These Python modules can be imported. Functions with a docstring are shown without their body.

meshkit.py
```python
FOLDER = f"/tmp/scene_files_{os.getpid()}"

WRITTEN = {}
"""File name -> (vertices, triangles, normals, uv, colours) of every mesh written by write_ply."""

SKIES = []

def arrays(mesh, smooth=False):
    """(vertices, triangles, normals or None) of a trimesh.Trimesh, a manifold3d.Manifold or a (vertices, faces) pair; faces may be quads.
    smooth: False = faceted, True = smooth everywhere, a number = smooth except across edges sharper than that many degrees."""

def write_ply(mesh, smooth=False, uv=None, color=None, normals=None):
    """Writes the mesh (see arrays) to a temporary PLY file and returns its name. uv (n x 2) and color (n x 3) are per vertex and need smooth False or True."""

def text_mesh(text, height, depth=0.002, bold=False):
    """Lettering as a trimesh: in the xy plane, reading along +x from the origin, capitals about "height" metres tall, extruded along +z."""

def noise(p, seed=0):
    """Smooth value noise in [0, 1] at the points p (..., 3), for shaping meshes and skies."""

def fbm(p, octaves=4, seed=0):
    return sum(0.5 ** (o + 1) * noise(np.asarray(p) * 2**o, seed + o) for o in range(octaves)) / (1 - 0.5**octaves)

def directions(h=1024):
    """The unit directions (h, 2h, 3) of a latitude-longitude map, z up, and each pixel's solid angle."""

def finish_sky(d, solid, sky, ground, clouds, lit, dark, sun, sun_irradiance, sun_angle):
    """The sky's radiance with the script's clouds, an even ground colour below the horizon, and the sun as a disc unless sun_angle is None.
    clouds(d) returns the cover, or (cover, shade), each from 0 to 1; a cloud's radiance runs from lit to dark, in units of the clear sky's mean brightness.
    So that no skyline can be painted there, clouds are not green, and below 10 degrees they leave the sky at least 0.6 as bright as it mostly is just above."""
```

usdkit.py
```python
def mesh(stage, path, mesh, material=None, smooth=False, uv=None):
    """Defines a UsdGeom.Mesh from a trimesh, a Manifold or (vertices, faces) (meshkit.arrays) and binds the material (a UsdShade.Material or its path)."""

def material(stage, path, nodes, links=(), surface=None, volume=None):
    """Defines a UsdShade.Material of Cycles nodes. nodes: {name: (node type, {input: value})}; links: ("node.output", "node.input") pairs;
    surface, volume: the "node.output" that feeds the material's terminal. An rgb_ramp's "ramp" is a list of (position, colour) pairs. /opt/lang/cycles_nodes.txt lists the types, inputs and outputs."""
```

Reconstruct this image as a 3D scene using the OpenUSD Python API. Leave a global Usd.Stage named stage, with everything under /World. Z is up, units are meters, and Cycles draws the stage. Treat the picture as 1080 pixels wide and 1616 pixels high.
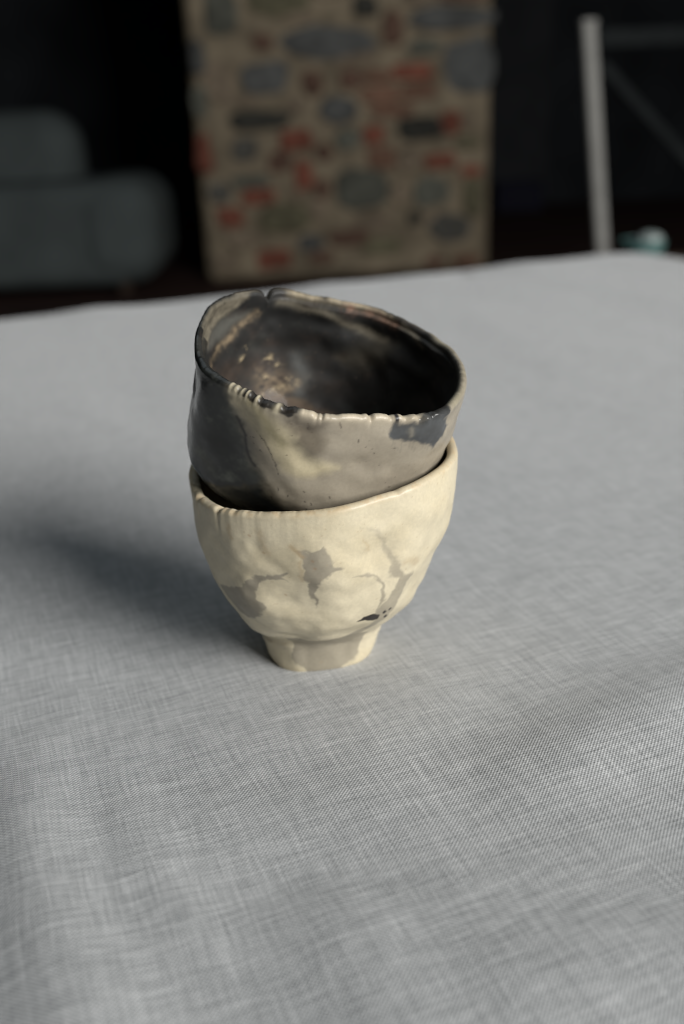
import math, random
import numpy as np
from scipy.interpolate import PchipInterpolator, CubicSpline
from pxr import Usd, UsdGeom, UsdLux, UsdShade, Gf, Sdf, Vt
import usdkit, meshkit

rng = random.Random(7)
stage = Usd.Stage.CreateInMemory()
UsdGeom.SetStageUpAxis(stage, UsdGeom.Tokens.z)
UsdGeom.SetStageMetersPerUnit(stage, 1.0)
UsdGeom.Xform.Define(stage, '/World')
UsdGeom.Scope.Define(stage, '/World/Looks')
TZ = 0.75                                   # height of the table top; the cups stand at x = y = 0

# ------------------------------------------------------------------ camera
PITCH, ROLL = math.radians(22.5), math.radians(2.5)
CAM = np.array([0.00986438, -0.32634783, 0.19048305 + TZ])
fwd = np.array([0, math.cos(PITCH), -math.sin(PITCH)])
right0 = np.array([1.0, 0, 0]); up0 = np.cross(right0, fwd)
cr = right0 * math.cos(ROLL) - up0 * math.sin(ROLL)
cu = up0 * math.cos(ROLL) + right0 * math.sin(ROLL)
cam = UsdGeom.Camera.Define(stage, '/World/camera')
M = Gf.Matrix4d(*[float(v) for v in (*cr, 0, *cu, 0, *(-fwd), 0, *CAM, 1)])
cam.AddTransformOp().Set(M)
cam.CreateHorizontalApertureAttr(24.06); cam.CreateVerticalApertureAttr(36.0)
cam.CreateFocalLengthAttr(35.0)
cam.CreateFStopAttr(6.0); cam.CreateFocusDistanceAttr(0.307)
cam.CreateClippingRangeAttr(Gf.Vec2f(0.01, 200))
cam.CreateExposureAttr(0.0)

# ------------------------------------------------------------------ light
def rect_light(name, pos, target, w, h, intensity, color):
    l = UsdLux.RectLight.Define(stage, '/World/' + name)
    l.CreateWidthAttr(w); l.CreateHeightAttr(h); l.CreateIntensityAttr(intensity); l.CreateColorAttr(Gf.Vec3f(*color))
    pos, target = np.array(pos, float), np.array(target, float)
    z = pos - target; z /= np.linalg.norm(z)
    x = np.cross([0, 0, 1.0], z)
    x = x / np.linalg.norm(x) if np.linalg.norm(x) > 1e-6 else np.array([1.0, 0, 0])
    y = np.cross(z, x)
    l.AddTransformOp().Set(Gf.Matrix4d(*[float(v) for v in (*x, 0, *y, 0, *z, 0, *pos, 1)]))
    return l
# the bright open side of the place, to the right and a little behind the camera
rect_light('window_light', (2.40, -2.02, 2.08), (0, 0, TZ), 1.9, 1.6, 20.0, (1.0, 0.99, 0.965))
# the dim cool daylight that comes in from overhead and from the far left
rect_light('overhead_light', (-0.5, 1.1, 3.9), (-0.2, 0.8, 0), 3.4, 3.4, 0.52, (0.79, 0.91, 1.0))

# ------------------------------------------------------------------ helpers
def smoothstep(a, b, x):
    t = np.clip((x - a) / (b - a), 0, 1)
    return t * t * (3 - 2 * t)
used = {}
def numbered(parent, name):
    k = (parent, name); n = used.get(k, 0); used[k] = n + 1
    return f'{parent}/{name}' + (f'_{n:03d}' if n else '')
def tag(p, label=None, cat=None, group=None, kind=None):
    for k, v in (('label', label), ('category', cat), ('group', group), ('kind', kind)):
        if v: p.SetCustomDataByKey(k, v)
    return p
def thing(name, label, cat, loc=(0, 0, 0), rz=0, group=None):
    x = UsdGeom.Xform.Define(stage, numbered('/World', name))
    x.AddTranslateOp().Set(Gf.Vec3d(*map(float, loc)))
    if rz: x.AddRotateZOp().Set(float(rz))
    return tag(x.GetPrim(), label, cat, group)
def path_of(parent): return '/World' if parent is None else str(parent.GetPath())
def obj(name, mesh, mat, parent=None, smooth=False, paint=None):
    m = usdkit.mesh(stage, numbered(path_of(parent), name), mesh, mat, smooth=smooth)
    if paint is not None:
        pv = UsdGeom.PrimvarsAPI(m).CreatePrimvar('paint', Sdf.ValueTypeNames.Color3fArray, 'vertex')
        pv.Set(Vt.Vec3fArray.FromNumpy(np.asarray(paint, np.float32)))
    return m.GetPrim()
def look(name, nodes, links, surface='p.BSDF'):
    return usdkit.material(stage, '/World/Looks/' + name, nodes, links, surface=surface)
def vnormals(v, f):
    n = np.zeros_like(v)
    fn = np.cross(v[f[:, 1]] - v[f[:, 0]], v[f[:, 2]] - v[f[:, 0]])
    for k in range(3):
        for c in range(3): n[:, c] += np.bincount(f[:, k], fn[:, c], len(v))
    return n / np.maximum(np.linalg.norm(n, axis=1, keepdims=True), 1e-20)
def grid_faces(rows, cols, wrap=True):
    a = np.arange(rows - 1)[:, None] * cols; j = np.arange(cols if wrap else cols - 1)[None]
    k = (j + 1) % cols
    p, q, r, s = a + j, a + k, a + cols + k, a + cols + j
    return np.concatenate([np.stack([p, q, r], -1).reshape(-1, 3), np.stack([p, r, s], -1).reshape(-1, 3)])
def smooth_mesh(name, v, f, mat, parent=None, paint=None, rough=None, faces=None):
    """A dense mesh with its own vertex normals."""
    m = UsdGeom.Mesh.Define(stage, numbered(path_of(parent), name))
    nrm = vnormals(v, f)
    if faces is not None:                                                   # only some of the faces, with the whole shape's normals
        keep, inv = np.unique(f[faces], return_inverse=True); f = inv.reshape(-1, 3)
        v, nrm, paint, rough = v[keep], nrm[keep], paint[keep], rough[keep]
    m.CreatePointsAttr(Vt.Vec3fArray.FromNumpy(v.astype(np.float32)))
    m.CreateFaceVertexCountsAttr(Vt.IntArray.FromNumpy(np.full(len(f), 3, np.int32)))
    m.CreateFaceVertexIndicesAttr(Vt.IntArray.FromNumpy(f.astype(np.int32).ravel()))
    m.CreateSubdivisionSchemeAttr('none')
    m.CreateNormalsAttr(Vt.Vec3fArray.FromNumpy(nrm.astype(np.float32))); m.SetNormalsInterpolation('vertex')
    if paint is not None:
        pv = UsdGeom.PrimvarsAPI(m).CreatePrimvar('paint', Sdf.ValueTypeNames.Color3fArray, 'vertex')
        pv.Set(Vt.Vec3fArray.FromNumpy(np.asarray(paint, np.float32)))
    if rough is not None:
        UsdGeom.PrimvarsAPI(m).CreatePrimvar('rough', Sdf.ValueTypeNames.FloatArray, 'vertex').Set(Vt.FloatArray.FromNumpy(np.asarray(rough, np.float32)))
    UsdShade.MaterialBindingAPI.Apply(m.GetPrim()).Bind(mat)
    return m.GetPrim()
def box(cx, cy, cz, sx, sy, sz, bevel=0.004):
    """A box with chamfered edges, as (vertices, faces) of a hull."""
    import manifold3d as m3
    h = np.array([sx, sy, sz]) / 2
    pts = []
    for s in np.ndindex(2, 2, 2):
        sg = np.array(s) * 2 - 1
        for k in range(3):
            d = np.full(3, bevel); d[k] = 0
            pts.append(sg * (h - d))
    return m3.Manifold.hull_points(np.array(pts) + np.array([cx, cy, cz]))
def bar(a, b, w, d, bevel=0.003):
    """A square bar from a to b."""
    import manifold3d as m3
    a, b = np.array(a, float), np.array(b, float); t = b - a; L = np.linalg.norm(t); t /= L
    s = np.cross(t, [0, 1.0, 0]); s /= np.linalg.norm(s); u = np.cross(s, t)
    pts = []
    for e in (a, b):
        for i, j in ((1, 1), (1, -1), (-1, 1), (-1, -1)):
            pts.append(e + s * i * (w / 2 - bevel) + u * j * d / 2); pts.append(e + s * i * w / 2 + u * j * (d / 2 - bevel))
    return m3.Manifold.hull_points(np.array(pts))
def fbm(p, octaves=4, seed=0): return meshkit.fbm(np.asarray(p, float), octaves, seed) - 0.5

#CUPS-BEGIN
# ------------------------------------------------------------------ the two hand-pinched bowls
NT = 960
TH = np.arange(NT) / NT * 2 * np.pi
def periodic(table, col=1, smooth_deg=3.0):
    a = np.array(sorted((t[0] % 360, t[col]) for t in table), float)
    x = np.concatenate([a[:, 0] - 360, a[:, 0], a[:, 0] + 360]); y = np.tile(a[:, 1], 3)
    v = PchipInterpolator(x, y)(np.degrees(TH))
    k = np.exp(-0.5 * ((np.arange(NT) - NT // 2) / (smooth_deg * NT / 360)) ** 2); k /= k.sum()
    return np.real(np.fft.ifft(np.fft.fft(v) * np.fft.fft(np.fft.ifftshift(k))))
def bump1(deg, width, th=TH):
    d = (np.degrees(th) - deg + 180) % 360 - 180
    return np.exp(-0.5 * (d / width) ** 2)
def ring_noise(freq, seed, octaves=3, th=TH):
    return fbm(np.stack([np.cos(th) * freq, np.sin(th) * freq, 0 * th + seed * 3.7], -1), octaves, seed)
def profile(outer, inner, thick, n_out, n_in, n_lip):
    """Mean profile rows: radius, depth below the rim, outer arc length s (+ outside, - inside), kind."""
    o, i = np.array(outer, float), np.array(inner, float)     # (depth, radius), from the rim down
    def resample(pts, n):
        d = np.linspace(0, 1, 400); t = np.concatenate([[0], np.cumsum(np.hypot(*np.diff(pts, axis=0).T))]); t /= t[-1]
        c = np.stack([PchipInterpolator(t, pts[:, k])(d) for k in (0, 1)], 1)
        s = np.concatenate([[0], np.cumsum(np.hypot(*np.diff(c, axis=0).T))])
        q = np.linspace(0, s[-1], n)
        return np.stack([np.interp(q, s, c[:, 0]), np.interp(q, s, c[:, 1]), q], 1)
    po, pi = resample(o, n_out), resample(i, n_in)
    a = np.linspace(0, np.pi, n_lip + 2)[1:-1]
    lipc = thick / 2
    lip = np.stack([-np.sin(a) * lipc * 1.0, po[0, 1] - lipc + np.cos(a) * lipc, (np.pi / 2 - a) * lipc], 1)
    po[:, 2] += lipc * np.pi / 2; pi[:, 2] = -pi[:, 2] - lipc * np.pi / 2
    return np.concatenate([po[::-1], lip, pi])

# ---- lower bowl: cream glaze with taupe patches
def build_lower():
    H = 0.0743
    rim = [(163, .0480), (178, .0461), (-164, .0456), (-153, .0472), (-144, .0478), (-136, .0487), (-128, .0485), (-123, .0482), (-116, .0477), (-105, .0473), (-96, .0475),
           (-86, .0479), (-77, .0473), (-67, .0464), (-53, .0475), (-40, .0479), (-27, .0486), (-16, .0485), (-6, .0473), (10, .047), (40, .0475), (75, .0478), (105, .0474), (135, .0486)]
    R = periodic(rim, 1, 4)
    thick = 0.0036
    outer = [(0, .0475), (.006, .0473), (.014, .0465), (.024, .0446), (.034, .0415), (.0425, .0378), (.0505, .0333), (.0570, .0286), (.0612, .0250), (.0640, .0224), (.0657, .0212), (.0680, .0204), (.0710, .0201), (.0738, .0193), (.0752, .0180), (.0755, .0165)]
    inner = [(0, .0475 - thick), (.008, .0436), (.018, .0420), (.028, .0396), (.038, .0356), (.046, .0305), (.053, .0240), (.0575, .0165), (.0595, .009), (.060, .0006)]
    pr = profile(outer, inner, thick, 250, 100, 14)
    r0, dep, s = pr[:, 0:1] * 0 + pr[:, 1:2], pr[:, 0:1], pr[:, 2:3]
    th = TH[None]
    h = np.clip(1 - dep / H, 0, 1.05)                                      # 0 at the table, 1 at the rim
    body = smoothstep(0.10, 0.75, h)
    fac = 1 + (R[None] / 0.0475 - 1) * body
    r = r0 * fac
    out = (s > -0.002).astype(float)
    # pinched unevenness of the clay
    P = np.stack([np.cos(th) * r, np.sin(th) * r, (H - dep) + 0 * th], -1)
    lump = fbm(P * 55, 3, 5) * 0.0034 + fbm(P * 140, 2, 9) * 0.0010
    lump *= smoothstep(0.02, 0.25, h) * (1 - 0.9 * smoothstep(0.84, 1.0, h))
    r = r + lump
    # creases running down from the pinched, crumpled stretch of the rim
    dd = np.degrees(TH)
    folds = np.zeros(NT)
    for a, w, d in ((-172, 2.6, .6), (-165, 1.3, .7), (-157, 2.0, .5), (-148.5, 1.1, 1.5), (-141, 2.2, .25), (-132.5, 1.0, 1.4), (-128.5, .7, .1), (-124.4, 1.1, .55), (-118.8, .6, .25), (-112.5, 1.3, .14), (-105.2, .7, .16), (-99, .6, .1), (-58, 1.2, 0.5)):
        folds += d * bump1(a, w)
    so = np.maximum(s, 0)
    r = r - 0.0006 * folds[None] * np.exp(-(so / (0.0018 + .0026 * np.clip(folds, 0, 1.2)[None])) ** 1.1) * (s > -0.004)
    wr = ring_noise(14, 3, 3)
    zone = bump1(-140, 35)
    r = r + (0.0006 * wr * zone)[None] * np.exp(-(so / 0.013) ** 1.5) * out
    # shoulder ridge and hollows on the front, as modelled by fingers
    def dent(deg, sv, wd, ws, amp):
        d = (np.degrees(th) - deg + 180) % 360 - 180
        return amp * np.exp(-0.5 * (d / wd) ** 2 - 0.5 * ((s - sv) / ws) ** 2) * out
    for a in ((-128, .058, 13, .005, .0020), (-108, .060, 10, .004, -.0019), (-92, .064, 11, .004, .0020), (-72, .062, 8, .004, -.0015), (-100, .034, 8, .007, -.0012), (-66, .022, 7, .010, -.0008), (-80, .030, 12, .003, .0006), (-84, .047, 16, .006, .0008), (-118, .040, 7, .010, .0007), (-60, .05, 9, .012, .0006), (-140, .028, 6, .010, -.0008), (-125, .022, 5, .012, .0006)):
        r = r + dent(*a)
    # rim height: tilted plane, small nicks
    nick = 0.0008 * folds + 0.0005 * np.abs(wr) * zone * 2 + 0.0005 * ring_noise(5, 8, 2)
    x = np.cos(th) * r; y = np.sin(th) * r
    tilt = (0.0804 * np.cos(TH) + 0.0451 * np.sin(TH)) * 0.0475
    ztop = H + tilt
    # foot: the crease between foot and body sits higher at the front
    front = np.clip(np.cos(TH + np.pi / 2), 0, 1)[None]
    z = (1 - dep / H) * ztop[None]
    low = smoothstep(0.40, 0.12, h) * out * (h > 0.0)
    z = z + 0.0046 * front * low * smoothstep(0.0, 0.10, h)
    foot = smoothstep(.135, .10, h) * out
    r = r * (1 + foot * (0.03 * np.cos(3 * th + .8) + .02 * np.cos(2 * th) + .12 * fbm(P * 110, 2, 33) - .09 * (.5 + .5 * np.cos(th - .2)) * smoothstep(.10, .0, h) + .03 * (.5 - .5 * np.cos(th))))
    r = r + dent(-106, .0795, 6, .004, -.0005)
    z = z - (nick[None] * np.exp(-(np.abs(s) / 0.0035) ** 1.5))
    cx, cy = 0.0029 * smoothstep(0, 1, h) + 0.0013 * np.exp(-((h - .3) / .2) ** 2), 0.0018 * smoothstep(0, 1, h)
    V = np.stack([np.cos(th) * r + cx, np.sin(th) * r + cy, np.maximum(z, 0)], -1)
    V[0, :, 2] = 0.0
    return V, s

# ---- upper bowl: smoke-blackened, tilted and nested in the lower one
UN = np.array([.21836611, -.20357295, .95439735]); UC = np.array([.00793211, .00044532, .1121])
UE1 = np.array([1.0, 0, 0]) - UN * UN[0]; UE1 /= np.linalg.norm(UE1); UE2 = np.cross(UN, UE1)
def build_upper():
    rim = [(-178.4, .0456), (-167.7, .0464), (-153.4, .0476), (-142.1, .0487), (-132.3, .0490), (-124.7, .0482), (-117.3, .0474), (-109.3, .0476), (-102.1, .0479), (-95.3, .0477), (-86.1, .0467), (-81.1, .0458), (-70.1, .0450),
           (-64.4, .0458), (-57.7, .0467), (-50.4, .0482), (-41.7, .0487), (-28.4, .0477), (-6.9, .0468), (4.8, .047), (22.2, .0482), (34.2, .0482), (48.2, .0468), (65.5, .0476), (83, .0454), (100.8, .0468), (110, .0490), (128.7, .0492), (137.9, .0487), (145.7, .0481), (155.9, .0469), (168.9, .0455)]
    R = periodic(rim, 1, 3) - .0017 * smoothstep(-.05, .5, np.sin(TH - .1)) * smoothstep(168, 118, np.degrees(TH))
    thick = 0.0032
    RM = 0.0474
    outer = [(0, RM), (.006, .0473), (.014, .0466), (.024, .0455), (.033, .0434), (.041, .0398), (.048, .0345), (.0535, .0283), (.0575, .0215), (.0600, .014), (.0605, .0008)]
    inner = [(0, RM - thick), (.008, .0440), (.018, .0430), (.028, .0405), (.036, .0372), (.0435, .0316), (.0495, .0245), (.0530, .0170), (.0545, .008), (.0548, .0006)]
    pr = profile(outer, inner, thick, 230, 200, 16)
    dep, r0, s = pr[:, 0:1], pr[:, 1:2], pr[:, 2:3]
    th = TH[None]
    h = 1 - dep / 0.0605
    fac = 1 + (R[None] / RM - 1) * smoothstep(0.15, 0.8, h)
    r = r0 * fac
    so, si = np.maximum(s, 0), np.maximum(-s, 0)
    out = (s > 0).astype(float)
    P = np.stack([np.cos(th) * r, np.sin(th) * r, -dep + 0 * th], -1)
    lump = fbm(P * 48, 3, 21) * 0.0034 + fbm(P * 130, 2, 29) * 0.0011
    r = r + lump * smoothstep(0.0, 0.008, np.abs(s)) * smoothstep(0, .3, h)
    def dent(deg, sv, wd, ws, amp, side=1):
        d = (np.degrees(th) - deg + 180) % 360 - 180
        return amp * np.exp(-0.5 * (d / wd) ** 2 - 0.5 * ((s - side * sv) / ws) ** 2)
    # a vertical hollow left of the front, the bulge right of it, and finger marks
    for a in ((-128, .016, 6, .012, -.0016), (-112, .012, 7, .010, .0012), (-146, .020, 9, .012, .0012), (-165, .016, 6, .012, -.0009), (-90, .022, 14, .010, .0006), (-60, .010, 8, .006, -.0006), (-118, .032, 7, .006, -.0008), (178, .016, 16, .009, -.0045), (-152, .045, 20, .007, .0042)):
        r = r + dent(*a)
    for a in ((60, .010, 40, .0022, .0013), (55, .0155, 38, .003, -.0010), (160, .012, 25, .006, .0010), (150, .024, 25, .005, -.0012), (-170, .03, 20, .008, .0012)):
        r = r + dent(*a, side=-1)
    # the folded lip at the back right: a ledge a few millimetres below the edge
    ledge = np.interp((np.degrees(TH)) % 360, [5, 25, 95, 108, 121, 360], [0, 1, 1, .6, 0, 0])
    r = r - (0.0012 * ledge)[None] * smoothstep(.0030, .0042, si) * smoothstep(.020, .006, si) * (s < 0)
    lip = np.exp(-(np.abs(s) / 0.0042) ** 1.6)
    chips = np.zeros(NT)
    for a, w, d in ((-138, 1.3, .3), (-131.5, .9, .4), (-128.9, .4, .5), (-126.4, .6, .7), (-123.9, .5, .6), (-120.6, 1.3, 1.0), (-116.2, 1.0, 1.1), (-112.6, 1.1, 1.2), (-106.5, 1.4, .7), (-95.5, .7, 1.2), (-93.6, .5, .9), (-74.5, .8, 1.3), (-66, .8, .8), (-60, .9, 1.0), (-54, .8, .9), (-49, .7, .7), (176, .8, .25), (166, .7, .45), (163.5, .5, .3), (153, .9, .2), (147.5, .5, .5), (140, .6, .15)):
        chips += d * bump1(a, w)
    nick = 0.00085 * chips
    # the deep split at the back where one end of the lip overlaps the other
    d = (np.degrees(TH) - 119.5 + 180) % 360 - 180
    notch = np.exp(-np.abs(d / 1.7) ** 1.5)
    nick = nick + 0.0034 * notch - 0.0005 * bump1(112.5, 4) - 0.0003 * bump1(126, 4)
    nick = nick + 0.0012 * ring_noise(9, 12, 3) + 0.0012 * ring_noise(30, 14, 3) * (0.45 + 1.2 * bump1(-117, 14) + .6 * bump1(160, 20))
    r = r - (0.00045 * chips)[None] * np.exp(-(so / .0028) ** 1.6) * (s > -0.003) - (0.0007 * notch)[None] * lip
    r = r + (0.0003 * bump1(111, 6))[None] * lip
    # beads of melted glaze on the right of the rim
    for deg, sv, a in ((-58, .0005, .0010), (-52, .0012, .0012), (-46, .0002, .0009), (-40, .001, .0006)):
        dd = (np.degrees(th) - deg + 180) % 360 - 180
        r = r + a * np.exp(-0.5 * (dd / 1.5) ** 2 - .5 * ((s - sv) / .0012) ** 2)
    z = -dep - nick[None] * np.exp(-(np.abs(s) / 0.0046) ** 1.8)
    V = UC + (np.cos(th) * r)[..., None] * UE1 + (np.sin(th) * r)[..., None] * UE2 + z[..., None] * UN
    return V, s
#CUPS-END
def close(V):
    rows, cols, _ = V.shape
    v = V.reshape(-1, 3); f = grid_faces(rows, cols)
    a, b = len(v), len(v) + 1
    v = np.concatenate([v, V[0].mean(0)[None], V[-1].mean(0)[None]])
    j = np.arange(cols); k = (j + 1) % cols; l = (rows - 1) * cols
    f = np.concatenate([f, np.stack([j * 0 + a, k, j], 1), np.stack([j * 0 + b, l + j, l + k], 1)])
    return v, f
#PAINT
# ------------------------------------------------------------------ glaze colours (angle round the bowl in degrees, distance from the rim in mm)
LOW = {
    'star': [(-89.6, 13.2), (-87.8, 14.6), (-86.3, 19.2), (-84.4, 21.3), (-80.6, 22.6), (-84.8, 23.6), (-89.2, 26.3), (-91.5, 30.0), (-93.0, 38.0), (-95.6, 32.6), (-94.5, 27.3), (-97.1, 25.6), (-96.8, 20.9), (-98.6, 16.9), (-99.0, 14.6), (-95.6, 14.6), (-93.4, 15.9), (-90.4, 13.5)],
    'blob': [(-136.9, 35.0), (-124.9, 31.3), (-123.0, 28.3), (-118.1, 25.6), (-111.0, 24.3), (-106.5, 23.6), (-104.2, 22.3), (-103.1, 22.9), (-106.5, 25.3), (-103.5, 27.6), (-107.2, 26.3), (-112.9, 26.3), (-116.6, 28.0), (-118.9, 31.3), (-117.4, 35.7), (-115.1, 39.0), (-124.5, 46.7), (-131.2, 48.4), (-138.4, 46.0), (-149, 43), (-152, 38)],
    'streak': [(-73.1, 9.2), (-67.9, 11.5), (-61.9, 17.2), (-57.8, 23.6), (-52.5, 31.0), (-49.1, 33.6), (-43.9, 34.6), (-46.9, 38.0), (-48.4, 46.0), (-50.2, 50.1), (-52.5, 56), (-58, 64), (-64, 70), (-74, 70), (-64, 60), (-60, 53.0), (-64.5, 49.4), (-60.4, 43.4), (-55.5, 38.3), (-52.9, 34.0), (-60.0, 30.6), (-59.2, 27.6), (-61.9, 21.3), (-66.4, 14.9), (-70.1, 11.9)],
    'loop': [(-76.9, 27.3), (-69.8, 27.3), (-63.8, 32.0), (-60.8, 34.0), (-59.2, 40.7), (-61.9, 45.7), (-61.5, 40.3), (-62.2, 34.6), (-66.8, 30.6), (-70.9, 28.6)],
    'spot': [(-72.8, 49.4), (-69.0, 47.7), (-63.8, 47.4), (-58.9, 49.7), (-58.9, 52.4), (-62.6, 52.1), (-67.9, 49.7)],
    'speck': [(-58.1, 48.7), (-57.0, 47.8), (-55.1, 49.2), (-56.6, 49.9)], 'speck2': [(-54.8, 48.4), (-53.6, 47.2), (-52.1, 48.4), (-53.6, 48.9)], 'speck3': [(-55.5, 52.1), (-54.0, 51.2), (-51.8, 53.1), (-52.9, 54.1)],
    'foot': [(-118, 66), (-108, 66), (-92, 68), (-84, 66), (-66, 66), (-50, 68), (-46, 76.5), (-49, 79.9), (-46, 81.5), (-64.9, 83.6), (-84.0, 92), (-100.1, 92), (-110.6, 82.2), (-120.4, 79.9), (-117, 76)],
    'back1': [(40, 12), (62, 9), (80, 15), (96, 30), (84, 38), (66, 30), (50, 27)], 'back2': [(120, 28), (150, 20), (165, 30), (150, 50), (128, 46)], 'back3': [(-10, 40), (10, 34), (24, 44), (12, 56), (-4, 54)]}
UPO = {
    'cream': [(-130.5, 3.3), (-123.8, 1.5), (-115.9, 2.9), (-108.8, 4.8), (-103.5, 7.1), (-101.2, 11.8), (-96.8, 16.4), (-87.0, 18.6), (-82.8, 20.2), (-91.9, 23.9), (-99.4, 24.9), (-104.6, 23.7), (-108.8, 19.1), (-115.5, 12.9), (-124.5, 7.9), (-129.4, 6.4)],
    'dark': [(-130.5, -3), (-129.8, 4.1), (-124.5, 10.6), (-121.9, 17.6), (-119.0, 23.3), (-113.2, 28.0), (-111.1, 32.0), (-110.8, 35), (-103.9, 38.5), (-95, 43), (-88, 60), (-230, 60), (-236, 30), (-226, 12), (-222, -3)],
    'blotch': [(-66.0, 4.4), (-64.9, 2.9), (-62.2, 3.7), (-54.8, 3.3), (-55.5, 1.5), (-51.8, -1.9), (-40.0, -1.9), (-37.5, 0.4), (-40.5, 3.3), (-35.8, 8.0), (-40.5, 11.0), (-43.9, 14.9), (-46.9, 12.2), (-52.9, 11.0), (-58.1, 9.8), (-64.1, 7.1)],
    'brown': [(-104.5, 6.1), (-97.1, 4.8), (-90.2, 9.6), (-91.0, 14.1), (-95.1, 16.0), (-100.9, 12.2)],
    'base': [(-130, 33), (-112, 34), (-96, 39), (-80, 60), (-140, 60)],
    'back1': [(20, 4), (60, -2), (96, 6), (110, 26), (80, 34), (40, 28)]}
UPI = {
    'brown': [(122.6, -29.7), (115.1, -31.3), (105.8, -32.7), (96.9, -33.3), (97.0, -36.9), (103.9, -39.8), (92.2, -44.4), (106.9, -42.8), (121.9, -40.2), (125.2, -34.1)],
    'beige': [(174.8, -8.2), (178.8, -1.5), (176, 1.2), (158.6, .8), (145.9, .8), (131.6, 1.0), (127.9, .5), (129.8, -2.9), (135.4, -4.9), (139.1, -6.6), (146.2, -8.6), (155.2, -9.4), (158.6, -15.1)],
    'grey': [(159.0, -15.9), (155.2, -9.8), (145.1, -9.0), (136.9, -7.4), (126.8, -8.0), (130.9, -10.2), (138.4, -12.2), (148.5, -15.1)],
    'patch': [(80, -22.1), (68.6, -16.3), (60.4, -12.4), (50.5, -10.0), (53.6, -18.3), (62.6, -23.6), (72.4, -24.6)]}
def inside(poly, th, s, R, soft, warp=None):
    """1 inside an outline drawn on the bowl, 0 outside, with an edge soft metres wide."""
    p = np.array(poly, float); px, py = np.radians(p[:, 0]) * R, p[:, 1] / 1000
    mid = p[:, 0].mean()
    x = np.radians((np.degrees(th) - mid + 180) % 360 - 180 + mid) * R; y = s.copy()
    if warp is not None: x = x + warp[0]; y = y + warp[1]
    c = np.zeros(x.shape, bool); d = np.full(x.shape, 1e9)
    near = (x > px.min() - 4 * soft - .002) & (x < px.max() + 4 * soft + .002) & (y > py.min() - 4 * soft - .002) & (y < py.max() + 4 * soft + .002)
    X, Y = x[near], y[near]; cc = np.zeros(X.shape, bool); dd = np.full(X.shape, 1e9)
    for i in range(len(p)):
        x0, y0, x1, y1 = px[i - 1], py[i - 1], px[i], py[i]
        if y0 != y1: cc ^= ((y0 > Y) != (y1 > Y)) & (X < (x1 - x0) * (Y - y0) / (y1 - y0) + x0)
        t = np.clip(((X - x0) * (x1 - x0) + (Y - y0) * (y1 - y0)) / max((x1 - x0) ** 2 + (y1 - y0) ** 2, 1e-12), 0, 1)
        dd = np.minimum(dd, np.hypot(X - x0 - t * (x1 - x0), Y - y0 - t * (y1 - y0)))
    out = np.zeros(x.shape); out[near] = smoothstep(-soft, soft, np.where(cc, dd, -dd))
    return out
def line(pts, th, s, R, w, warp=None):
    p = np.array(pts, float); d = np.full(th.shape, 1e9); x = np.radians(np.degrees(th)) * R; y = s
    x = np.radians((np.degrees(th) - p[:, 0].mean() + 180) % 360 - 180 + p[:, 0].mean()) * R
    if warp is not None: x = x + warp[0]; y = y + warp[1]
    for i in range(1, len(p)):
        x0, x1 = np.radians(p[i - 1:i + 1, 0]) * R; y0, y1 = p[i - 1:i + 1, 1] / 1000
        t = np.clip(((x - x0) * (x1 - x0) + (y - y0) * (y1 - y0)) / ((x1 - x0) ** 2 + (y1 - y0) ** 2 + 1e-12), 0, 1)
        d = np.minimum(d, np.hypot(x - x0 - t * (x1 - x0), y - y0 - t * (y1 - y0)))
    return np.exp(-(d / w) ** 2)
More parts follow.
